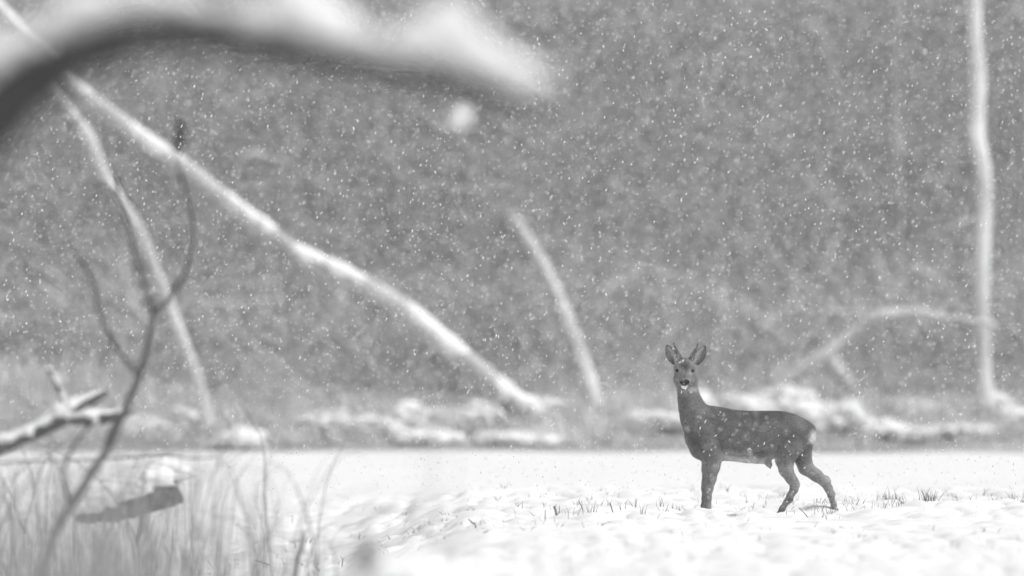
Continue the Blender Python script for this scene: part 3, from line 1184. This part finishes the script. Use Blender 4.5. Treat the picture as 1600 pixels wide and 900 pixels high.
grass_mass('dry_grass', 'tall dry grass standing close at the lower left, blurred to a veil',
           [(-120, 215, 640, 900, 56, 80, 85, 0.0034), (-120, 220, 805, 930, 64, 92, 150, 0.0034), (180, 250, 690, 860, 58, 72, 36, 0.0034), (-160, 270, 540, 780, 50, 72, 70, 0.003), (110, 262, 700, 800, 84, 102, 60, 0.0028), (230, 420, 720, 900, 62, 96, 50, 0.0026),
            (-60, 240, 690, 880, 72, 98, 170, 0.003), (-60, 250, 800, 900, 84, 104, 130, 0.003),
            (262, 480, 760, 900, 70, 95, 70, 0.003), (325, 362, 640, 760, 62, 75, 16, 0.003), (385, 425, 640, 760, 62, 75, 12, 0.003),
            (670, 710, 600, 760, 60, 75, 7, 0.003), (480, 1000, 850, 940, 75, 92, 70, 0.0028)])


def tangle():
    """thin dead shoots tangled round the log and the bush"""
    mb = MB()
    for i in range(230):
        y = random.uniform(80, 104)
        s = scale_at(y)
        px = random.uniform(-80, 300) if random.random() < .75 else random.uniform(250, 520)
        x = (px - 800) / s
        g = float(ground(x, y))
        h = CAM_H + (HORIZON - random.uniform(640, 860)) / s - g
        if h < .1:
            continue
        a = random.gauss(0, .35) * h
        p1 = (x + a * .3 + random.uniform(-.05, .05), y, g + h * .5)
        p2 = (x + a * .7 + random.uniform(-.05, .05), y + random.uniform(-.2, .2), g + h * .85)
        p3 = (x + a * 1.2 + random.uniform(-.1, .1), y, g + h * random.uniform(.8, 1.05))
        w = random.uniform(.003, .007)
        rs = resample([(x, y, g - .05), p1, p2, p3], 8)
        mb.tube(rs, [w * (1 - .75 * k / 7) for k in range(8)], 4, cap=False)
    o = mb.obj('dead_shoots', M_GRASS)
    tag(o, 'tangle of thin dead shoots round the log and bush at lower left', 'shoots', kind='stuff')


tangle()


def tussock():
    y = 63.0
    s = scale_at(y)
    c = P(610, 905, y)
    g = float(ground(c[0], y))
    root = empty('snowy_tussock', (c[0], y, g))
    tag(root, 'blurred near tussock with a dark spot and rounded snow cap at bottom', 'tussock')
    ms = MB()
    for a, b, rx, ry in ((590, 895, 38, 36), (640, 905, 55, 40), (700, 925, 60, 36), (548, 925, 50, 34)):
        lump(ms, P(a, b, y), (rx / s, .10, ry / s), .2, 1.5)
    ms.obj('snow', M_SNOW, root)
    mb = MB()
    for i in range(90):
        q = random.uniform(-1, 1)
        blade(mb, (c[0] + q * .2, y + random.uniform(-.1, .1), g - .02), c[2] - g + .02, random.uniform(-.1, .1), .006)
    mb.obj('stems', M_GRASS, root)
    mb = MB()
    lump(mb, P(572, 864, y - .14), (21 / s, .05, 14 / s), .4, 2.5)
    mb.obj('dark_lump', M_BARK, root)  # small dark lump that makes the tussock's dark spot


tussock()

# one dark bent stalk near the lower left
mb = MB()
y_ = 98.0
g_ = float(ground(P(455, 900, y_)[0], y_))
limb(mb, [(452, HORIZON + (CAM_H - g_) * scale_at(y_) + 6, 5), (462, 890, 4.5), (472, 850, 4), (474, 828, 2.2)], y_)
o = mb.obj('bent_stalk', M_STALK)
tag(o, 'single dark bent stalk rising from the bottom edge, left of the tussock', 'stalk')

# ------------------------------------------------------------------ stubble poking through the snow
stalks = [  # column and row of the foot, lean px, height px, half-width px, label
    (870, 806, -4, 15, 2.0, 'thickest dark cut stalk standing in the snow between log and deer'),
    (744, 826, -3, 10, 1.3, 'short forked stalk in the snow left of the thick cut stalk'),
    (753, 834, 10, 5, 1.1, 'short stalk lying flat below the forked stalk'),
    (741, 820, -9, 9, 1.1, 'dark slanting stalk just above the forked stalk'),
    (852, 812, 0, 16, 0.8, 'thin upright stalk just left of the thick cut stalk'),
    (874, 804, 0, 14, 0.6, 'thin pale stalk just right of the thick cut stalk'),
    (912, 800, -8, 18, 0.7, 'tall thin slanting stalk right of the thick cut stalk'),
    (958, 802, -5, 16, 0.9, 'dark thin stalk in the stubble clump before the deer'),
    (424, 884, -26, 9, 1.1, 'long dark straw lying slanted in the snow at lower left'),
    (534, 886, 2, 14, 0.9, 'small upright stalk in the snow left of the tussock'),
    (500, 893, -9, 10, 0.9, 'slanted stalk in the snow below the upright small one'),
    (1262, 808, -14, 15, 0.8, 'bent twig in the snow right behind the near hind hoof'),
]
for px, py, ln, hh, hw, lab in stalks:
    y = 115.5
    s = scale_at(y)
    x = (px - 800) / s
    # walk along the line of sight to the ground
    yy_ = np.arange(98, 126, 0.1)
    ray = CAM_H + (HORIZON - py) / scale_at(yy_)
    gr = ground((px - 800) / scale_at(yy_), yy_)
    hit = np.argmax(ray < gr)
    y = float(yy_[hit]) if hit > 0 else y
    s = scale_at(y)
    b = P(px, py, y)
    mb = MB()
    mb.tube([b + np.array([-ln * .3 / s, 0, -.04]), b, b + np.array([ln / s * .5, -.01, hh / s * .55]), b + np.array([ln / s, -.01, hh / s])],
            [hw / s, hw / s, hw * .9 / s, hw * .85 / s], 6, lump=.08)
    o = mb.obj('cut_stalk', M_STALK)
    tag(o, lab, 'stalk', 'stalks poking through the snow')


def stubble():
    mb = MB()
    # tufts: column range, distance, count, height m
    for px0, px1, y0, y1, n, h0, h1 in ((1265, 1320, 115, 117.5, 26, .03, .06), (1320, 1420, 116, 122, 50, .03, .07), (1420, 1600, 117, 125, 60, .03, .07),
                                        (890, 1060, 113, 121, 80, .03, .09), (760, 900, 111, 119, 45, .02, .06), (1060, 1260, 116, 124, 60, .015, .05),
                                        (400, 760, 108, 121, 90, .012, .04), (470, 760, 111, 118.5, 32, .015, .05), (250, 500, 104, 122, 60, .02, .05), (700, 1600, 96, 112, 170, .012, .045),
                                        (300, 1600, 121, 128, 130, .02, .06), (1380, 1400, 118, 119.5, 16, .05, .11), (1440, 1460, 116, 117, 14, .05, .10)):
        for i in range(n):
            y = random.uniform(y0, y1)
            px = random.uniform(px0, px1)
            if vnoise(px * .04, y * .9, 12) < 0.42 and n > 40:
                continue
            x = (px - 800) / scale_at(y)
            g = float(ground(x, y))
            for k in range(random.choice((1, 1, 2, 4))):
                hgt = random.uniform(h0, h1)
                blade(mb, (x + random.gauss(0, .015), y + random.gauss(0, .03), g - .02), hgt + .02, random.gauss(0, .025), random.uniform(.0016, .0034))
    o = mb.obj('stubble', M_STALK)
    tag(o, 'scattered fine grass and stubble tips poking through the snow', 'stubble', kind='stuff')


stubble()


# ------------------------------------------------------------------ falling snow
SNOW_SEED = 5


def falling_snow():
    rng = np.random.default_rng(SNOW_SEED)
    octv = np.array([[1, 0, 0], [-1, 0, 0], [0, 1, 0], [0, -1, 0], [0, 0, 1], [0, 0, -1]], float)
    octf = np.array([[0, 2, 4], [2, 1, 4], [1, 3, 4], [3, 0, 4], [2, 0, 5], [1, 2, 5], [3, 1, 5], [0, 3, 5]])
    N = 200000
    # even density through a wedge of air that is wider than the view
    y = 172 * (rng.random(N * 2)) ** (1 / 4.2)
    y = y[(y > 16)][:N]
    N = len(y)
    x = (rng.random(N) - 0.5) * (0.068 * y + 2.0)
    z = rng.random(N) * (0.02 * y + CAM_H + 1.2)
    keep = z > ground(x, np.clip(y, 0, EDGE)) + 0.02
    x, y, z = x[keep], y[keep], z[keep]
    N = len(x)
    r = 0.0019 + 0.0036 * rng.random(N) ** 2.0
    V = octv[None] * r[:, None, None]
    V = V + rng.normal(size=V.shape) * r[:, None, None] * 0.3
    el = rng.uniform(0.9, 2.6, N)
    V[:, :, 2] *= el[:, None]
    V[:, :, 0] += V[:, :, 2] * rng.normal(0.25, 0.3, N)[:, None]
    V += np.stack([x, y, z], 1)[:, None]
    Fc = (np.arange(N) * 6)[:, None, None] + octf[None]
    o = mesh_obj('falling_snow', V.reshape(-1, 3), Fc.reshape(-1, 3), M_FLAKE, smooth=False)
    tag(o, 'snowflakes falling thickly through the whole scene', 'snow', kind='stuff')


falling_snow()

# ------------------------------------------------------------------ haze of the snowfall
HAZE = 0.00025
hx, hy0, hy1, hz0, hz1 = 410.0, -130.0, 410.0, -2.0, 28.0
hv = [(sx_ * hx, yy_, zz_) for zz_ in (hz0, hz1) for yy_ in (hy0, hy1) for sx_ in (-1, 1)]
hf = [(0, 2, 3, 1), (4, 5, 7, 6), (0, 1, 5, 4), (2, 6, 7, 3), (0, 4, 6, 2), (1, 3, 7, 5)]
m = bpy.data.materials.new('haze_air')
m.use_nodes = True
nt = m.node_tree
nt.nodes.clear()
pv = nt.nodes.new('ShaderNodeVolumePrincipled')
pv.inputs['Color'].default_value = (0.95, 0.95, 0.95, 1)
pv.inputs['Density'].default_value = HAZE
pv.inputs['Anisotropy'].default_value = 0.0
om = nt.nodes.new('ShaderNodeOutputMaterial')
nt.links.new(pv.outputs[0], om.inputs['Volume'])
hz = mesh_obj('haze', hv, hf, m, smooth=False)
tag(hz, 'pale haze of fine snow filling the air', kind='stuff')
